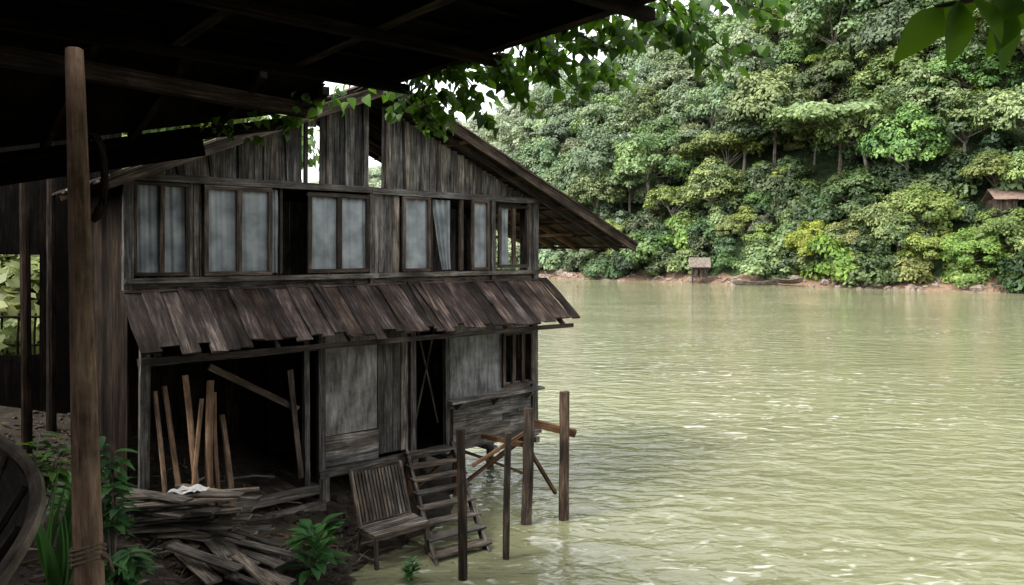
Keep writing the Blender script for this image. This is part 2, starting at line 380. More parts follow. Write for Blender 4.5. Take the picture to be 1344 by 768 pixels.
while d<112:
    step=6.2+d*.014
    a=-300+U(0,4)
    while a<150:
        aa=a+U(-2.3,2.3); dd=d+U(-2.6,2.6)
        p=hp(aa,dd)
        e=(p.z-H)/p.y if p.y>0 else 9
        if visible(p) and e<.39 and not cliff(aa,dd) and not (abs(aa-45)<6 and 6<dd<15 and U(0,1)<.8) and not (61<aa<74 and dd<7):
            r=random.random(); s=U(.65,1.5)
            if dd<9: s*=.65
            me=random.choice(T)
            if r>.93: me=random.choice(UM); s*=.85
            elif r>.86: me=random.choice(TB)
            inst(me,p,s,lvl=lvl(p))
        a+=step
    d+=5.5
d=2.4
while d<80:
    a=-170+U(0,3)
    while a<130:
        aa=a+U(-1.6,1.6); dd=d+U(-1.2,1.5); p=hp(aa,dd)
        e=(p.z-H)/p.y if p.y>0 else 9
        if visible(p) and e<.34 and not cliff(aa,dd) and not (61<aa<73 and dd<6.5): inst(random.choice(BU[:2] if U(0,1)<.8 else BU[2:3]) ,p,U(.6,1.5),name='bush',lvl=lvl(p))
        a+=3.2 if d<10 else 6.6
    d+=2.5 if d<10 else 6.0
inst(UM[0],hp(45,15),1.5,sz=1.3)
for (aa,dd,s) in [(56,4.5,1.0),(61,3.5,.8),(51,4.2,.85),(66,3.0,.8),(69,4.2,.85),(74,4,1.0),(78,3.5,1.1),(47,4.8,.7),(84,4,1.1),(59,5.5,1.0)]:
    inst(TB[cnt%2],hp(aa,dd,-.8),s*.95,name='bright_tree')
for i in range(34):
    inst(BU[3] if i%2 else BU[2],hp(U(40,90),U(1.8,4.2)),U(.5,.95),name='bright_bush')
for i in range(16):
    inst(BU[i%3],hp(U(34,39),U(5,14),U(.5,3)),U(.35,.8),name='bush')
rb=Batch(); rk=Batch()
def rock(bt_,c,r,tall=1):
    c=Vector(c); sx,sy,sz=r*U(.7,1.4),r*U(.7,1.3),r*U(.45,.9)*tall; ph=U(0,50); rings=[]
    for k in range(6):
        t=-math.pi/2+math.pi*k/5; rg=[]
        for i in range(8):
            a_=2*math.pi*i/8; q=V(math.cos(a_)*math.cos(t),math.sin(a_)*math.cos(t),math.sin(t))
            m=1+.35*mnoise.noise(q*1.6+V(ph,0,0)); rg.append(c+V(q.x*sx*m,q.y*sy*m,q.z*sz*m))
        rings.append(rg)
    bt_.section(rings,cap=False)
for i in range(900):
    aa=U(-160,120); dd=shore(aa)+U(-.8,2.2); p=hp(aa,dd); rock(rb,p,U(.1,.5)*(2.0 if U(0,1)<.12 else 1))
for i in range(46):
    p=hp(U(34.8,38.2),U(7,12.5)); rock(rk,p+V(0,0,U(0,1.2)),U(.5,1.3),1.7)
rb.build('shore_rocks',M_rock); rk.build('cliff_rocks',M_cliff)
dw=Batch()
for i in range(120):
    aa=U(-120,110); dd=shore(aa)+U(-.3,1.6); p=hp(aa,dd,.15); an=U(0,3.14); l_=U(.5,2.2); dw.tube([p,p+V(math.cos(an)*l_*.5,math.sin(an)*l_*.5,U(0,.5)),p+V(math.cos(an)*l_,math.sin(an)*l_,U(0,.7))],.08,.03,5)
dw.build('driftwood',M_bark)

def far_hut(name,p,w,dp,hw,hr,ang,stilt=.8,roofmat=M_thatch):
    e=empty(name); b_=Batch(); r_=Batch(); p=Vector(p)
    ax=V(math.cos(ang),math.sin(ang),0); ay=V(-ax.y,ax.x,0)
    for i in (-1,1):
        for j in (-1,1): b_.box(p+ax*i*w/2+ay*j*dp/2-V(0,0,1),p+ax*i*w/2+ay*j*dp/2+V(0,0,stilt+hw),.14,.14)
    n=int(w/.22)
    for k in range(n+1):
        x=-w/2+w*k/n
        if not(.35<k/n<.55): b_.box(p+ax*x-ay*dp/2+V(0,0,stilt),p+ax*x-ay*dp/2+V(0,0,stilt+hw),.2,.04,up=ay)
        b_.box(p+ax*x+ay*dp/2+V(0,0,stilt),p+ax*x+ay*dp/2+V(0,0,stilt+hw),.2,.04,up=ay)
    n=int(dp/.22)
    for k in range(n+1):
        y=-dp/2+dp*k/n
        for i in(-1,1): b_.box(p+ax*i*w/2+ay*y+V(0,0,stilt),p+ax*i*w/2+ay*y+V(0,0,stilt+hw),.2,.04,up=ax)
    b_.box(p-ax*w/2+V(0,0,stilt),p+ax*w/2+V(0,0,stilt),dp,.1)
    zt=stilt+hw; ov=.5
    for j in (-1,1):
        n=14
        for k in range(n):
            x=-w/2-ov+(w+2*ov)*(k+.5)/n
            r_.box(p+ax*x+V(0,0,zt+hr),p+ax*x+ay*j*(dp/2+ov)+V(0,0,zt-.15),(w+2*ov)/n*.98,.08,up=Z,jit=.03)
    b_.build('walls',M_brown,e); r_.build('roof',roofmat,e); return e
far_hut('riverside_hut',V(27.2,110.5,.5),2.0,1.9,1.5,1.2,-.2,stilt=.5)
M_rust=simple('hill_house_roof',(.14,.095,.075),.9,2,.4,.3)
hh=hp(66.5,5.6); far_hut('hillside_house',V(59.0,88.5,hh.z+1.9),5.6,4.4,1.9,1.2,-.3,stilt=1.0,roofmat=M_rust)

# boats
def boat(name,p,ang,Lh,bm,hgt,mat,gmat,thick=.03,seats=2,sheer=.35):
    e=empty(name); p=Vector(p); ax=V(math.cos(ang),math.sin(ang),0); ay=V(-ax.y,ax.x,0)
    hull=Batch(); n=26; m=8
    def pt(f,g,inn=0):
        x=-Lh/2+Lh*f; wd=bm/2*max(0.03,(1-abs(2*f-1)**3.0))
        g2=g*2-1; zz=hgt*(abs(g2)**1.8)*(1) + sheer*abs(2*f-1)**2.5
        return p+ax*x+ay*(wd-inn)*g2/(1+.12*(1-abs(g2)))+V(0,0,zz+inn*1.2*(1-abs(g2)))
    hull.grid(lambda u,v:pt(u,v),n,m*2,su=Lh,sv=bm*1.4)
    hull.grid(lambda u,v:pt(.02+.96*u,v,thick),n,m*2,su=Lh,sv=bm*1.4)
    hull.uv=[[(b_,a_) for a_,b_ in f] for f in hull.uv]
    hull.build('hull',mat,e,smooth=True)
    gw=Batch()
    for g in (0,1):
        gw.tube([pt(k/30,g)+V(0,0,.015) for k in range(31)],.03,sides=6,rnd=.9)
    for k in range(9):
        f=.1+.8*k/8
        gw.tube([pt(f,g/10,thick+.015) for g in range(11)],.018,sides=5)
    for k in range(seats):
        f=.3+.4*k/max(1,seats-1); gw.box(pt(f,.08)-V(0,0,.08),pt(f,.92)-V(0,0,.08),.22,.03)
    gw.build('gunwale_and_ribs',gmat,e); return e
boat('rowing_boat',V(33.0,104.0,-.1),-.35,6,1.3,.6,M_plank,M_plank)
boat('rowing_boat',V(36.5,101,.3),-.9,4.5,1.2,.55,M_brown,M_plank)
boat('wooden_boat',V(-2.15,1.72,2.5),math.radians(108),5.0,1.45,.66,M_boat,M_boat2,seats=3,sheer=.10)
bs=Batch()
for yy in (-.2,1.2,2.6): bs.box((-2.95,yy+.2,2.35),(-1.45,yy+.6,2.35),.16,.3)
bs.build('boat_cradle',M_dark)

# ------------------------------------------------------------------ wooden house
house=empty('wooden_house')
g=Batch(); gb=Batch(); pn=Batch(); br=Batch(); cl=Batch(); aw=Batch(); rf=Batch(); sw=Batch(); dk=Batch(); wm=Batch()
DEP=2.3
def roofz(s): return 2.52-.43*abs(s-3.5)
s=.05
while s<6.95:
    w=U(.07,.15)
    c=s+w/2
    if not(2.40<c<2.58 or 3.42<c<3.68):
        top=roofz(c)-.03
        lean=U(-.006,.006)
        gb.box(F(c,1.05+U(-.02,.0),U(-.016,.016)),F(c+lean,top,U(-.01,.02)),w+U(-.007,.004),.022,up=N,seg=3,jit=.003)
    s+=w
gb.box(F(2.49,1.92,0),F(2.49,2.05,0),.2,.02,up=N)
gb.box(F(3.8,1.0,.06),F(3.8,2.3,.06),.09,.06,up=N); gb.box(F(2.40,1.0,.04),F(2.40,1.98,.04),.05,.05,up=N)
gb.box(F(3.39,1.0,.04),F(3.39,2.4,.04),.05,.05,up=N)
for c in [.6,1.0,1.4,1.75,2.1,2.75,3.05,4.1,4.45,4.8,5.15,5.5,5.9,6.3]:
    gb.box(F(c+U(-.04,.04),1.04,.03),F(c+U(-.03,.03),roofz(c)-.08,.03),.035,.03,up=N)
g.box(F(-.08,1.01,.05),F(3.5,1.02,.05),.10,.09,up=N,seg=5,rnd=.2)
g.box(F(3.5,1.01,.055),F(7.08,1.0,.055),.10,.09,up=N,seg=5,rnd=.3)
g.box(F(-.08,-.345,.06),F(3.6,-.335,.06),.07,.13,up=N,seg=5,rnd=.5)
g.box(F(3.6,-.335,.06),F(7.05,-.325,.06),.07,.13,up=N,seg=5,rnd=.4)
for k in range(2):
    zc=-.435-.10*k
    g.box(F(-.05,zc,.01+.008*k),F(3.2+k,zc+.005,.01),.095,.03,up=N,seg=4,rnd=.25); g.box(F(3.21+k,zc,.012),F(7.02,zc,.012),.095,.03,up=N,seg=4,rnd=.4)
for sp,w in ((-.03,.12),(3.52,.1),(7.0,.12),(5.98,.09)):
    g.box(F(sp,-.52,.025),F(sp,1.0,.025),w,.10,up=N,seg=3,rnd=.3)
def boards(bt_,sa,sb,za,zb,w=.13,o=0):
    s_=sa
    while s_<sb-.02:
        ww=min(U(w*.75,w*1.2),sb-s_); c=s_+ww/2
        bt_.box(F(c,za+U(-.008,.008),o+U(-.008,.008)),F(c,zb,o+U(-.008,.008)),ww-.007,.022,up=N,seg=3); s_+=ww
boards(g,.735,.90,-.3,.96,.08)
boards(g,3.47,4.05,-.3,.96,.10); boards(g,5.88,6.08,-.3,.96,.1); boards(g,6.84,7.0,-.3,.96,.1)
def cloth(sa,sb,za,zb,o,folds=5,amp=.02,sa2=None,sb2=None):
    sa2=sa if sa2 is None else sa2; sb2=sb if sb2 is None else sb2; ph=U(0,6)
    def fn(u,v):
        a_=sa2+(sa-sa2)*v; b_=sb2+(sb-sb2)*v
        ss=a_+(b_-a_)*u; zz=za+(zb-za)*v
        oo=o+amp*math.sin(u*folds*6.28+ph+1.3*math.sin(v*2.2))+amp*.5*math.sin(u*folds*13+v*2)+amp*.4*math.sin(v*5+ph)
        return F(ss,zz,oo)
    cl.grid(fn,36,10,su=sb-sa,sv=zb-za)
def window(bt_,sa,sb,za,zb,panes=2,cl_=True,o=.035,fw=.05,rn=None):
    for zc in (za+fw/2,zb-fw/2): bt_.box(F(sa,zc,o),F(sb,zc+U(-.006,.006),o),fw,.045,up=N,seg=2,rnd=rn)
    n=panes
    for k in range(n+1):
        sc=sa+fw/2+(sb-sa-fw)*k/n
        w_=fw if k in(0,n) else fw*1.3
        bt_.box(F(sc,za+fw,o+.004),F(sc+U(-.008,.008),zb-fw,o+.004),w_,.045,up=N,seg=2,rnd=rn)
    if cl_:
        for k in range(n):
            a_=sa+fw*.6+(sb-sa-fw)*k/n; b_=a_+(sb-sa-fw)/n
            cloth(a_,b_,za+fw*.6,zb-fw*.6,o-.045,folds=U(2,3.5),amp=.009)
window(br,.03,.73,-.28,.95,2,True,fw=.045)
window(br,.91,1.86,-.29,.95,2,True,o=.08,fw=.055,rn=1)
cloth(1.83,1.99,-.27,.94,.0,2,.02)
window(br,2.42,3.46,-.28,.93,2,True,o=.06,fw=.06)
window(br,4.07,4.62,-.28,.96,1,True,o=.06,fw=.05,rn=1)
cloth(4.70,5.10,-.26,.93,-.03,3,.025,sa2=4.93,sb2=5.10)
window(br,5.46,5.86,-.28,.96,1,True,o=.09,fw=.05,rn=.9)
br.box(F(5.28,-.28,.03),F(5.28,.96,.03),.07,.05,up=N); br.box(F(4.66,-.28,.02),F(4.66,.96,.02),.05,.05,up=N); br.box(F(2.03,-.28,.0),F(2.03,.96,.0),.04,.05,up=N)
window(br,6.10,6.82,-.24,.90,2,False,o=.05,fw=.055)
cloth(6.16,6.36,-.2,.85,.0,2,.015)
of,ob=.72,-DEP-.15
def slope(sa,sb,bt_):
    n=16; w=(of-ob)/n
    for k in range(n):
        oc=of-w*(k+.5)
        e=U(-.1,.08)
        za=roofz(sa)+.07; zb=roofz(sb+(e if sb>3.5 else -e))+.07
        bt_.box(F(sa,za+.02*(k%2),oc),F(sb+(e if sb>3.5 else -e),zb+.02*(k%2),oc),w*1.08,.03,up=Z,seg=6,jit=.008)
slope(3.5,9.15,rf); slope(3.5,-.45,rf)
for sa,sb in ((3.5,9.1),(3.5,-.4)):
    br.box(F(sa,roofz(sa)+.0,of-.03),F(sb,roofz(sb),of-.03),.05,.12,up=Z,seg=6,rnd=.5)
    br.box(F(sa,roofz(sa)+.10,of+.01),F(sb,roofz(sb)+.10,of+.01),.07,.03,up=Z,seg=9,rnd=.6,jit=.01)
    br.box(F(sa,roofz(sa)-.03,.36),F(sb*.985,roofz(sb)-.02,.36),.06,.09,up=Z,seg=4)
    for oc in (-.9,-1.6,-DEP): wm.box(F(sa,roofz(sa)-.01,oc),F(sb,roofz(sb)-.01,oc),.05,.08,up=Z,seg=3)
for sc in (9.0,8.45,7.9,7.35,6.2,5,2.2,1,.0):
    wm.box(F(sc,roofz(sc)-.01,of-.08),F(sc,roofz(sc)-.01,ob+.05),.06,.05,up=Z,seg=4)
rf.box(F(3.5,2.66,of+.04),F(3.5,2.66,ob),.36,.03)
wm.box(F(7.05,.35,-.3),F(8.3,roofz(8.3)-.06,-.3),.06,.06); wm.box(F(7.05,.35,-2.2),F(8.3,roofz(8.3)-.06,-2.2),.06,.06)
def sideboards(bt_,s0,oa,ob_,za,zb,w=.16,rn=None):
    o_=oa
    while o_>ob_:
        bt_.box(F(s0+U(-.006,.006),za,o_-w/2),F(s0,zb,o_-w/2),w-.006,.025,up=D,seg=2,rnd=rn and U(*rn)); o_-=w
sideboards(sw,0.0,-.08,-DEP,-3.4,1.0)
sideboards(g,7.0,-.06,-.26,-3.2,1.0); sideboards(g,7.0,-1.6,-DEP,-3.2,1.0); sideboards(g,7.0,-.26,-1.6,-3.2,-.3)
boards(g,0,7,-3.3,.98,.2,-DEP)
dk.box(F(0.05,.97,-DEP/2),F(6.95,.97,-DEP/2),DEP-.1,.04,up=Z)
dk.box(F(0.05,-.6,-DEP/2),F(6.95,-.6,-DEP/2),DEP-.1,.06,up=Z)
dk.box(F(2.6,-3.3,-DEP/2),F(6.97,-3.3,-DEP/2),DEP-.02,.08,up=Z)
for k in range(16):
    s_=.25+k*.15; br.box(F(s_,-3.47,.1),F(s_,-3.47,-DEP+.1),.14,.035,up=Z,seg=3)
dk.box(F(3.4,-3.2,-1.15),F(3.4,-.6,-1.15),2.2,.04,up=N)
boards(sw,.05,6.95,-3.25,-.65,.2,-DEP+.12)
# awning
za,zb,q=-.5,-1.22,1.02
s=-.12; k=0
while s<7.12:
    w=U(.12,.24); c=s+w/2; e=U(-.09,.05); lift=.026*(k%2)+U(0,.012)
    aw.box(F(c+U(-.006,.006),za+.02+lift,.06),F(c+U(-.012,.012),zb+.02+lift-e*.7,q+e),w*(1.12 if k%2==0 else .9),.026,up=Z,seg=5,jit=.007,bow=U(-.02,.02)); s+=w; k+=1
for k in range(3):
    c=U(.3,6.8); aw.box(F(c,za+.06,.12),F(c+U(-.12,.12),zb+.075,q-.05),.06,.02,up=Z,seg=3)
br.box(F(-.1,zb-.06,q-.08),F(7.1,zb-.05,q-.08),.06,.07,up=Z,seg=8); br.box(F(-.1,-.86,.5),F(7.1,-.86,.5),.06,.05,up=Z,seg=6)
aw.box(F(-.1,-.475,.075),F(7.08,-.47,.075),.10,.03,up=Z,seg=8)
for sc in (.1,1.6,2.7,4.3,5.6,6.9): br.box(F(sc,-.6,.02),F(sc,zb-.04,q-.1),.06,.06,up=Z)
for sp,w,zb_ in ((.15,.12,-3.9),(2.42,.08,-3.6),(2.66,.11,-3.9),(4.28,.1,-3.35),(4.98,.09,-3.35),(6.98,.13,-3.4)):
    g.box(F(sp,zb_,.03),F(sp+U(-.03,.03),-.6,.03),w,.1,up=N,seg=3,rnd=.25)
pn.box(F(3.17,-2.78,.0),F(3.17,-.62,.0),.92,.02,up=N,seg=3,rnd=.6)
boards(g,3.64,4.22,-3.2,-.62,.14)
for k in range(4):
    zc=-2.84-.115*k; g.box(F(2.7,zc,.02+.004*k),F(3.64,zc+U(-.01,.01),.02+.004*k),.112,.025,up=N,seg=2,rnd=U(.4,1))
g.box(F(2.6,-3.32,.06),F(7.1,-3.3,.06),.12,.1,up=N,seg=5,rnd=.25)
pn.box(F(5.6,-2.5,.0),F(5.6,-.62,.0),1.17,.02,up=N,rnd=.35); pn.box(F(6.57,-2.5,-.012),F(6.57,-2.35,-.012),.8,.02,up=N,rnd=.5); pn.box(F(6.57,-1.45,-.012),F(6.57,-.62,-.012),.8,.02,up=N,rnd=.4)
g.box(F(6.19,-2.35,0),F(6.19,-1.4,0),.05,.03,up=N)
window(br,6.2,6.93,-2.42,-1.42,3,False,o=.05,fw=.055)
g.box(F(4.95,-2.52,.12),F(7.06,-2.49,.12),.26,.05,up=Z,seg=4,rnd=.95)
for sc in (5.2,6.0,6.8): g.box(F(sc,-2.68,.02),F(sc,-2.54,.2),.05,.05,up=Z)
for k in range(6):
    zc=-2.60-.118*k; g.box(F(5.02,zc,.012+.006*(k%2)),F(6.2+.2*(k%3),zc+U(-.008,.008),.012),.115,.025,up=N,seg=2,rnd=U(.3,1)); g.box(F(6.21+.2*(k%3),zc,.012),F(6.97,zc,.014),.115,.025,up=N,seg=2,rnd=U(.3,1))
boards(dk,4.42,4.62,-3.2,-.7,.12,-.35)
br.box(F(4.4,-2.9,-.1),F(4.9,-.9,-.1),.03,.03); br.box(F(4.9,-2.9,-.13),F(4.4,-.9,-.13),.03,.03)
br.box(F(1.0,-1.55,.0),F(2.3,-2.3,.0),.09,.05,up=N,rnd=.8); br.box(F(2.3,-3.3,.1),F(2.15,-1.7,.05),.08,.03,up=N,rnd=.9)
g.box(F(.1,-1.42,.0),F(2.7,-1.40,0),.10,.09,up=N,seg=4,rnd=.1)
for (z_,a_,b_,oo) in ((-3.52,.7,2.55,.16),(-3.75,.9,2.6,.25)): g.box(F(a_,z_,oo),F(b_,z_+.02,oo),.13,.1,up=N,seg=4,rnd=.5)
for sc in (4.3,5.3,6.9):
    for oo in (-.1,-1.2,-2.2): wm.pole(F(sc,-3.3,oo),F(sc+U(-.05,.05),-4.9,oo),.075,.085,rnd=.5)
for (a_,b_) in (((5.3,-4.1,-.1),(6.9,-3.4,-.1)),((5.3,-3.4,-.14),(6.9,-4.15,-.14)),((6.9,-3.45,-.1),(6.9,-4.2,-1.2)),((5.3,-3.45,-1.2),(6.9,-4.1,-1.2)),((4.3,-4.0,-.1),(5.3,-3.4,-.1))):
    wm.box(F(*a_),F(*b_),.06,.05)
for sc in (2.7,3.5): g.pole(F(sc,-3.3,.02),F(sc,-4.3,.02),.09,.08)
for sc in (4.8,5.8,6.8): g.box(F(sc,-3.4,.35),F(sc,-3.4,-DEP),.08,.1)
g.build('upper_walls_and_siding',M_grey,house); gb.build('gable_boards',M_gable,house); pn.build('wall_panels',M_panel,house)
br.build('window_frames_and_trim',M_brown,house); cl.build('curtains',M_cloth,house,smooth=True); aw.build('awning',M_awn,house)
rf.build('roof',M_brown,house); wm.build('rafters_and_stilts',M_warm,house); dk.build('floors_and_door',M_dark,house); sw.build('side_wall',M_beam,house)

sp=Batch()
for (s1,z1,s2,z2,r,oo) in ((.55,-3.4,.42,-1.75,.035,.1),(.72,-3.4,.66,-1.62,.04,.18),(.85,-3.42,.98,-1.72,.05,.22),(1.0,-3.4,1.05,-1.9,.035,.15),(.62,-3.4,.86,-1.95,.03,.25),(1.15,-3.4,1.12,-2.2,.04,.25),(.35,-3.4,.3,-1.8,.03,.12)):
    sp.pole(F(s1,z1,oo+.25),F(s2,z2,oo-.1),r*1.1,r,sides=8,rnd=U(.5,1))
sp.build('leaning_wood_poles',M_post)

# ------------------------------------------------------------------ stairs
st=empty('wooden_stairs'); sb_=Batch()
TL=V(-1.72,12.35,1.02); BL=V(-.97,10.15,-.14); wv=V(.70,.48,0)
sb_.box(TL,BL,.05,.15,up=Z,seg=4,rnd=.6); sb_.box(TL+wv,BL+wv,.05,.15,up=Z,seg=4,rnd=.7)
for k in range(8):
    f=.06+.115*k; c=TL.lerp(BL,f)+V(0,0,.05); sb_.box(c-wv*.05,c+wv*1.05+V(0,0,U(-.015,.015)),.19,.03,up=Z,rnd=U(.4,1))
sb_.build('stringers_and_treads',M_step,st)
rb2=Batch(); rb2.box(TL+wv,V(-.98,12.4,1.7),.05,.05); rb2.build('newel',M_wet,st)

def post(x,y,top,r,lean=(0,0)):
    e=Batch(); e.pole((x,y,-.9),(x+lean[0],y+lean[1],top),r*1.05,r*.95,sides=11,seg=9,bend=.02); return e.build('mooring_post',M_wet,None)
post(-.64,9.86,1.94,.062,(-.03,0)); post(-.08,10.5,1.74,.048,(.03,0)); post(.17,11.9,1.80,.085,(.1,0)); post(.81,12.07,2.03,.082,(.02,0))
e=Batch(); e.box((.2,12.25,1.53),(1.02,12.2,1.33),.11,.11,seg=3); e.box((-.62,11.9,.9),(.24,11.98,1.42),.05,.05); e.box((.2,12.0,1.2),(-.5,13.0,1.1),.07,.07); e.box((.26,11.95,1.15),(.72,12.6,.25),.05,.05)
e.build('jetty_beams',M_warm)

# ------------------------------------------------------------------ slatted chair
ch=empty('slatted_garden_chair'); cb=Batch()
C0=V(-1.80,10.12,0); wd=D*.84; dp=-N*.5; sh=.48; base=-.04
def at(u,v,z): return C0+wd*u+dp*v+V(0,0,base+z)
for u in (0.02,.98):
    cb.box(at(u,.0,-.3),at(u,.1,sh),.045,.045); cb.box(at(u,1.25,-.25),at(u,.9,sh),.045,.045)
    cb.box(at(u,.9,sh-.05),at(u,1.5,sh+.72),.04,.05); cb.box(at(u,0,sh-.03),at(u,1.0,sh-.05),.04,.05)
    cb.box(at(u,.05,.12),at(u,1.15,.1),.03,.03)
cb.box(at(0,.02,sh-.03),at(1,.02,sh-.03),.04,.05); cb.box(at(0,1.53,sh+.7),at(1,1.53,sh+.7),.04,.06); cb.box(at(0,.1,.15),at(1,.1,.15),.03,.03); cb.box(at(0,.98,sh+.02),at(1,.98,sh+.02),.03,.05)
for k in range(8): cb.box(at(-.02,.03+.125*k,sh+.01),at(1.02,.03+.125*k,sh+.01),.045,.02,rnd=U(.4,1))
for k in range(15):
    u=.05+.9*k/14; cb.box(at(u,.97,sh+.02),at(u,1.51,sh+.68),.034,.018,up=N,rnd=U(.3,1))
cb.build('frame_and_slats',M_step,ch)

# ------------------------------------------------------------------ plank pile + debris
pp=Batch(); random.seed(5)
cx,cy=-4.15,9.55
for k in range(44):
    z=bank(cx,cy)+.04+k*.014; an=U(-.5,.5); ln=U(.5,.9)*(1-.3*k/44); c=V(cx+U(-.35,.35),cy+U(-.2,.3),z)
    d_=V(math.cos(an),math.sin(an),U(-.06,.06)); pp.box(c-d_*ln,c+d_*ln,U(.07,.18),U(.02,.035),seg=2,rnd=U(0,1))
for k in range(20):
    an=U(-.95,-.2); ln=U(.4,.95); c=V(-3.5+U(-.4,.6),9.1+U(-.35,.5),0); c.z=bank(c.x,c.y)+.06+.014*k; d_=V(math.cos(an),math.sin(an),-.14)
    pp.box(c-d_*ln,c+d_*ln,U(.06,.18),U(.02,.04),seg=2,rnd=U(.1,1))
pp.build('plank_pile',M_plank)
sh_=Batch(); sh_.grid(lambda u,v:(-4.3+.34*u+.1*v,9.5+.24*v,bank(cx,cy)+.65+.02*math.sin(u*9+v*3)+.02*math.sin(v*8)),12,8); sh_.build('crumpled_sheet',M_paper)
lt=Batch()
for k in range(2600):
    x=U(-7.5,-1.4); y=U(7.5,12.5); z=bank(x,y)
    if z<.02: continue
    an=U(0,6.28); lt.leaf((x,y,z+.012),(math.cos(an),math.sin(an),U(-.1,.3)),(U(-.3,.3),U(-.3,.3),1),U(.06,.14),U(.03,.06))
lt.build('leaf_litter',M_litter)
sk=Batch()
for k in range(190):
    x=U(-6,-1.6); y=U(8,11.5); z=bank(x,y)
    if z<0: continue
    an=U(0,3.14); l_=U(.15,.6); sk.tube([(x,y,z+.02),(x+math.cos(an)*l_*.5,y+math.sin(an)*l_*.5,z+.05),(x+math.cos(an)*l_,y+math.sin(an)*l_,z+.02)],U(.006,.018))
sk.build('fallen_sticks',M_plank)
rr=Batch()
for k in range(80):
    x=U(-3.2,-1.6); y=U(8.8,12); rock(rr,(x,y,bank(x,y)),U(.04,.12))
rr.build('bank_stones',M_mud)

# ------------------------------------------------------------------ plants
def rosette(name,p,n,L,Wd,mat=M_plant,tilt=(.2,1.0),hgt=.15,droop=.45):
    e=empty(name); b_=Batch(); s_=Batch(); p=Vector(p)
    for k in range(n):
        a_=k*2.4+U(-.3,.3); el_=U(*tilt); q=p+V(0,0,U(0,hgt))
        d_=V(math.cos(a_)*math.cos(el_),math.sin(a_)*math.cos(el_),math.sin(el_)); sl_=L*U(.25,.5)
        s_.tube([q,q+d_*sl_],.006,.004); b_.leaf(q+d_*sl_,d_,Z,L*U(.7,1.1),Wd*U(.8,1.1),droop=droop)
    b_.build('leaves',mat,e,smooth=True); s_.build('stems',mat,e)
    return e
rosette('broadleaf_plant',(-2.48,9.55,bank(-2.48,9.55)+.05),44,.33,.16,hgt=.5,tilt=(.1,1.1))
rosette('small_shore_plant',(-1.3,9.8,.0),54,.11,.05,hgt=.22)
rosette('small_shore_plant',(-5.3,9.2,bank(-5.3,9.2)),30,.3,.12,hgt=.4)
rosette('small_shore_plant',(-2.9,8.6,bank(-2.9,8.6)),22,.16,.06,hgt=.2)
def shrub(name,p,h_,n,L,Wd,mat=M_plant):
    e=empty(name); b_=Batch(); s_=Batch(); p=Vector(p)
    for k in range(n):
        a_=U(0,6.28); rr_=U(.1,.45)*h_*.5; top=p+V(math.cos(a_)*rr_,math.sin(a_)*rr_,h_*U(.6,1)); mid=p.lerp(top,.5)+V(U(-.08,.08),U(-.08,.08),.1)
        s_.tube([p,mid,top],.014,.006)
        for j in range(13):
            f=U(.3,1); q=mid.lerp(top,(f-.3)/.7); an=U(0,6.28); d_=V(math.cos(an),math.sin(an),U(-.1,.6)); b_.leaf(q,d_,Z,L*U(.6,1.1),Wd*U(.7,1.1),droop=.5)
    b_.build('leaves',mat,e,smooth=True); s_.build('stems',M_bark,e)
shrub('garden_shrub',(-4.15,7.9,bank(-4.15,7.9)),1.75,9,.26,.11)
shrub('garden_shrub',(-3.75,7.2,bank(-3.75,7.2)),1.0,6,.24,.1)
for (x,y,h_) in ((-5.4,8.6,1.3),(-5.9,8.0,1.0),(-6.8,9.6,.8)): shrub('garden_shrub',(x,y,bank(x,y)),h_,9,.24,.10,mat=M_vine)
bl=Batch(); pb=V(-4.55,7.6,bank(-4.55,7.6))
for k in range(16):
    a_=U(0,6.28); d_=V(math.cos(a_)*.28,math.sin(a_)*.28,1); bl.leaf(pb+V(U(-.1,.1),U(-.1,.1),0),d_,V(math.cos(a_+1),math.sin(a_+1),.1),U(1.0,1.6),.09,droop=.18)
bl.build('blade_leaf_plant',M_plant,smooth=True)

# ------------------------------------------------------------------ shelter (roof above camera)
shl=empty('timber_shelter'); r1=Batch(); r2=Batch()
def SH(t,k,z):
    p=V(1.04,4.8,0)-N*t-D*k; return W(p.x,p.y,z)
ZR=1.66
t=-11.0; 
while t<3.42:
    w=U(.16,.24); r1.box(SH(t+w/2,U(-.04,.06),ZR+.16+U(0,.02)),SH(t+w/2,13,ZR+.16+U(0,.02)),w*1.04,.03,up=Z,seg=3); t+=w
r1.box(SH(-3.7,-.12,ZR+.23),SH(-3.7,13.2,ZR+.23),14.6,.03,up=Z,seg=1,jit=0)
for k in (.06,1.05,2.05,3.3,4.6,6,8):
    r2.box(SH(-11,k,ZR+.05),SH(3.45,k,ZR+.05),.10,.15,up=Z,seg=6,rnd=1.0)
for t in (3.3,1.9,.3,-1.6,-4,-7): r2.box(SH(t,-.1,ZR-.06),SH(t,13,ZR-.06),.08,.08,up=Z,seg=6)
for k in range(9): r2.pole(SH(3.3-.6*k-.2,-.05,ZR+.12),SH(3.3-.6*k-.2,13,ZR+.12),.02,.02,sides=6)
A1=W(-5.6,3.1,1.97); A2=W(-1.95,8.0,1.72); E1=W(-9.6,7.6,.45)
E2b=W(-2.55,8.95,1.60)
for dz in (.07,.11):
    r1.grid(lambda u,v:(A1.lerp(A2,u)).lerp(E1.lerp(E2b,u),v)+V(0,0,dz),8,8,su=6,sv=5)
r1.box(SH(3.40,.1,ZR+.10),SH(3.40,13,ZR-.06),.03,.24,up=Z,seg=3)
for k in range(9):
    u=k/8; r2.box(A1.lerp(A2,u),E1.lerp(E2b,u),.07,.09,up=Z)
r2.box(W(-4.9,4.7,1.54),W(-2.2,8.45,1.58),.13,.15,up=Z,seg=4,rnd=1.0)
r2.box(E1+V(0,0,-.05),E2b+V(0,0,-.05),.1,.12)
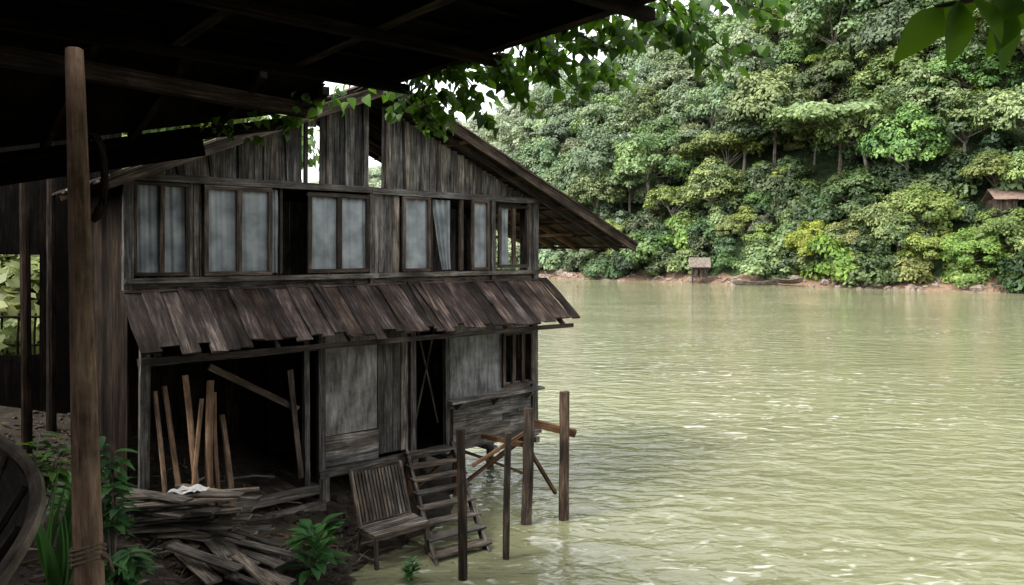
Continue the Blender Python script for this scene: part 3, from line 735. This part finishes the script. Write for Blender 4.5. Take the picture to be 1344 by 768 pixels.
q1=E1.lerp(E2b,.86); r1.box(E1+V(0,-.04,-.26),q1+V(0,-.04,-.14),.03,.34,up=Z,seg=6)
wa=V(-6.3,12.3,0); wb=V(-12,10.0,0); wd_=(wb-wa).normalized(); Lw=(wb-wa).length; x=0  # plank wall with opening, added to make the left side dark
while x<Lw:
    w=U(.16,.22); p=wa+wd_*(x+w/2)
    if .95<x<2.35: 
        r1.box(W(p.x,p.y,-3),W(p.x,p.y,-1.55),w*1.02,.03,up=wd_.cross(Z)); r1.box(W(p.x,p.y,0.0),W(p.x,p.y,2.6),w*1.02,.03,up=wd_.cross(Z))
    else: r1.box(W(p.x,p.y,-3),W(p.x,p.y,2.6),w*1.02,.03,up=wd_.cross(Z))
    x+=w
y=-5
while y<10: r1.box((-9.6,y,1.0),(-9.6,y,6.0),.5,.04,up=V(1,0,0)); y+=.5
x=-9.5
while x<1: r1.box((x,-5,2),(x,-5,6.0),.5,.04,up=V(0,1,0)); x+=.5  # unseen back wall, added behind the camera to darken the shelter
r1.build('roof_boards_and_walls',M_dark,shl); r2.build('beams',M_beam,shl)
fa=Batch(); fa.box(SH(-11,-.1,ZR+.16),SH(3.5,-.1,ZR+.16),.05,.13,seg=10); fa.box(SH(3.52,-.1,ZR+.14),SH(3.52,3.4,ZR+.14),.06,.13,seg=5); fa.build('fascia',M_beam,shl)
pl=Batch(); pl.pole(W(-3.48,6.05,1.62),W(-2.72,4.95,-3.2),.068,.10,sides=14,seg=14,bend=.03,rnd=.6,rough=.03)
pl.build('support_post',M_post,shl,smooth=True)
pl=Batch(); pl.pole(W(-6.6,10.3,1.3),W(-6.5,10.2,-3.5),.06,.07); pl.pole(W(-6.9,11.4,1.3),W(-6.9,11.4,-3.5),.06,.07); pl.build('thin_posts',M_beam,shl)
rp=Batch()
a0=W(-3.48,6.05,1.62); a1=W(-2.72,4.95,-3.2)
for kk in range(4):
    c=a0.lerp(a1,.752+.006*kk); ax_=(a1-a0).normalized(); sd=ax_.cross(V(0,1,0)).normalized(); uu=sd.cross(ax_)
    rp.tube([c+(sd*math.cos(i*.5236)+uu*math.sin(i*.5236))*.104+ax_*.01*math.sin(i) for i in range(13)],.012)
c=a0.lerp(a1,.76); rp.tube([c+V(.1,-.02,0),c+V(.16,-.03,-.03),c+V(.19,-.03,-.12)],.011)
rp.build('rope_binding',M_rope,shl)
hr=Batch(); c=W(-3.2,6.0,.6)
for q_,w_ in ((0,.13),(.03,.10),(-.03,.15)):
    hr.tube([c+V(-.12+math.sin(i/16*6.283)*w_*.9+q_*.6,q_,.35-.36*(1-math.cos(i/16*6.283))*.95) for i in range(17)],.017)
hr.tube([c+V(-.14,0,.33),c+V(-.2,0,.6),c+V(-.28,.03,.95)],.014); hr.build('hanging_rope',M_beam)

gd=empty('garden_shrubs')
for (x,y,s_) in ((-9.2,15.5,.55),(-10.8,16.5,.8),(-8.2,17.5,.6),(-12.5,18,1.2),(-10.6,21,1.3)):
    inst(BU[2] if x<-9 else BU[3],V(x,y,bank(x,y)),s_,parent=gd,name='shrub')
ln_=Batch()
for k in range(9): 
    x=-10.6+.3*k; ln_.pole((x,13.6,2.0),(x,13.6,3.15),.02,.02)
ln_.pole((-11,13.6,3.1),(-7.6,13.6,3.1),.025,.025); ln_.pole((-11,13.6,2.6),(-7.6,13.6,2.6),.02,.02); ln_.build('bamboo_railing',M_beam)
for (x,y,s_) in ((-15,24,1.1),(-19,30,1.3),(-22,20,1.2),(-13,30,.9),(-24,38,1.4)):
    o=inst(T[int(abs(x))%6],V(x,y,bank(x,y)),s_,parent=None,name='garden_tree')

# ------------------------------------------------------------------ vine on shelter edge
random.seed(21)
vn=empty('climbing_vine'); vl=Batch(); vs=Batch()
def strand(p,q,n,L=.11,sp_=.10,sag=.1):
    p=W(*p); q=W(*q); pts=[]
    for i in range(9):
        f=i/8; pts.append(p.lerp(q,f)+V(.03*math.sin(f*9+p.x*5),.03*math.cos(f*7),-sag*math.sin(math.pi*f)))
    vs.tube(pts,.008,.003,sides=5)
    for i in range(int(n*1.7)):
        f=U(0,1); k=min(7,int(f*8)); c=pts[k].lerp(pts[k+1],f*8-k)+V(U(-sp_,sp_),U(-sp_,sp_),U(-sp_,sp_)*.8)
        an=U(0,6.28); d_=V(math.cos(an)*.7,math.sin(an)*.7,U(-1.1,-.1)); vl.leaf(c,d_,V(U(-.8,.8),U(-1,.2),.8),L*U(.6,1.15),L*U(.6,.95),droop=.25,heart=True)
S_=[((.9,5.2,1.95),(1.58,5.5,1.32),26),((.7,5.3,1.95),(1.3,5.5,1.55),26),((1.2,5.0,2.0),(1.95,5.6,1.78),30),((.5,5.5,1.95),(.95,5.7,1.6),26),((.3,5.7,1.9),(.75,5.9,1.62),22),
((.1,5.9,1.9),(.52,6.1,1.28),20),((0,6.1,1.85),(.35,6.3,1.5),22),((-.2,6.3,1.85),(.2,6.5,1.22),20),((-.3,6.5,1.8),(.08,6.6,1.55),22),((-.5,6.7,1.8),(-.15,6.9,1.2),24),((-.6,6.8,1.8),(-.3,7.0,1.45),24),
((-.8,7.1,1.8),(-.5,7.2,1.30),22),((-1.0,7.3,1.75),(-.85,7.5,1.27),20),((-.9,7.3,1.75),(-.65,7.4,1.2),24),((-1.2,7.6,1.7),(-1.1,7.7,1.5),10),
((1.3,4.9,1.98),(2.15,5.9,2.0),26),((.2,5.9,1.9),(1.5,5.4,1.85),40),((-.9,7.1,1.8),(.3,6.1,1.85),46),((1.0,5.4,1.9),(1.9,5.8,1.5),16),
((-.7,7.1,1.7),(.5,6.3,1.75),44),((.1,6.2,1.8),(1.2,5.7,1.72),36),((-.3,7.0,1.75),(.45,6.5,1.6),26),((-.9,7.4,1.6),(-.2,7.2,1.5),26),((.2,6.3,1.85),(.75,6.3,1.55),26),((.5,6.1,1.8),(.95,6.2,1.45),20)]
for a_,b_,n_ in S_: strand(a_,b_,n_,L=.125)
S2=[((-1.5,7.9,1.75),(-2.6,8.3,1.72),16),((-2.2,8.1,1.72),(-2.5,8.6,1.45),8),((-3.4,8.3,1.5),(-2.6,8.6,1.45),14),((-3.0,8.7,1.7),(-2.3,8.7,1.65),16)]
for a_,b_,n_ in S2: strand(a_,b_,n_,L=.13,sp_=.14)
vl.build('leaves',M_vine,vn,smooth=True); vs.build('stems',M_wet,vn)
nb=empty('overhanging_branch'); l1=Batch(); s1=Batch()
s1.tube([W(2.9,3.0,1.05),W(2.0,2.5,.88),W(1.5,2.3,.79),W(1.25,2.25,.73)],.02,.006)
for (x,y,z,dx,dy,dz,Ls) in ((1.27,2.25,.73,-.5,-.1,-.55,.20),(1.32,2.25,.75,-.15,-.2,-.9,.19),(1.40,2.3,.76,-.75,.1,-.45,.20),(1.46,2.3,.77,.1,-.2,-.9,.21),(1.52,2.3,.78,-.4,-.2,-.8,.2),
    (1.6,2.35,.79,.35,-.2,-.7,.22),(1.62,2.3,.79,-.1,-.2,-.6,.2),(1.36,2.25,.77,-.9,-.2,.05,.18),(1.7,2.4,.83,.4,0,-.6,.22),(1.55,2.3,.81,.5,-.3,-.3,.2),(1.45,2.2,.79,.2,-.5,-.3,.2),(1.33,2.2,.74,.3,-.3,-.6,.15),(1.5,2.25,.76,-.6,-.4,-.4,.17)):
    q=V(x,y,z+H); l1.leaf(q,(dx,dy,dz),(.2,-1,.5),Ls*1.05,Ls*.50,droop=.2,fold=.4)
l1.build('leaves',M_near,nb,smooth=True); s1.build('branch',M_wet,nb)
print('instances',cnt)
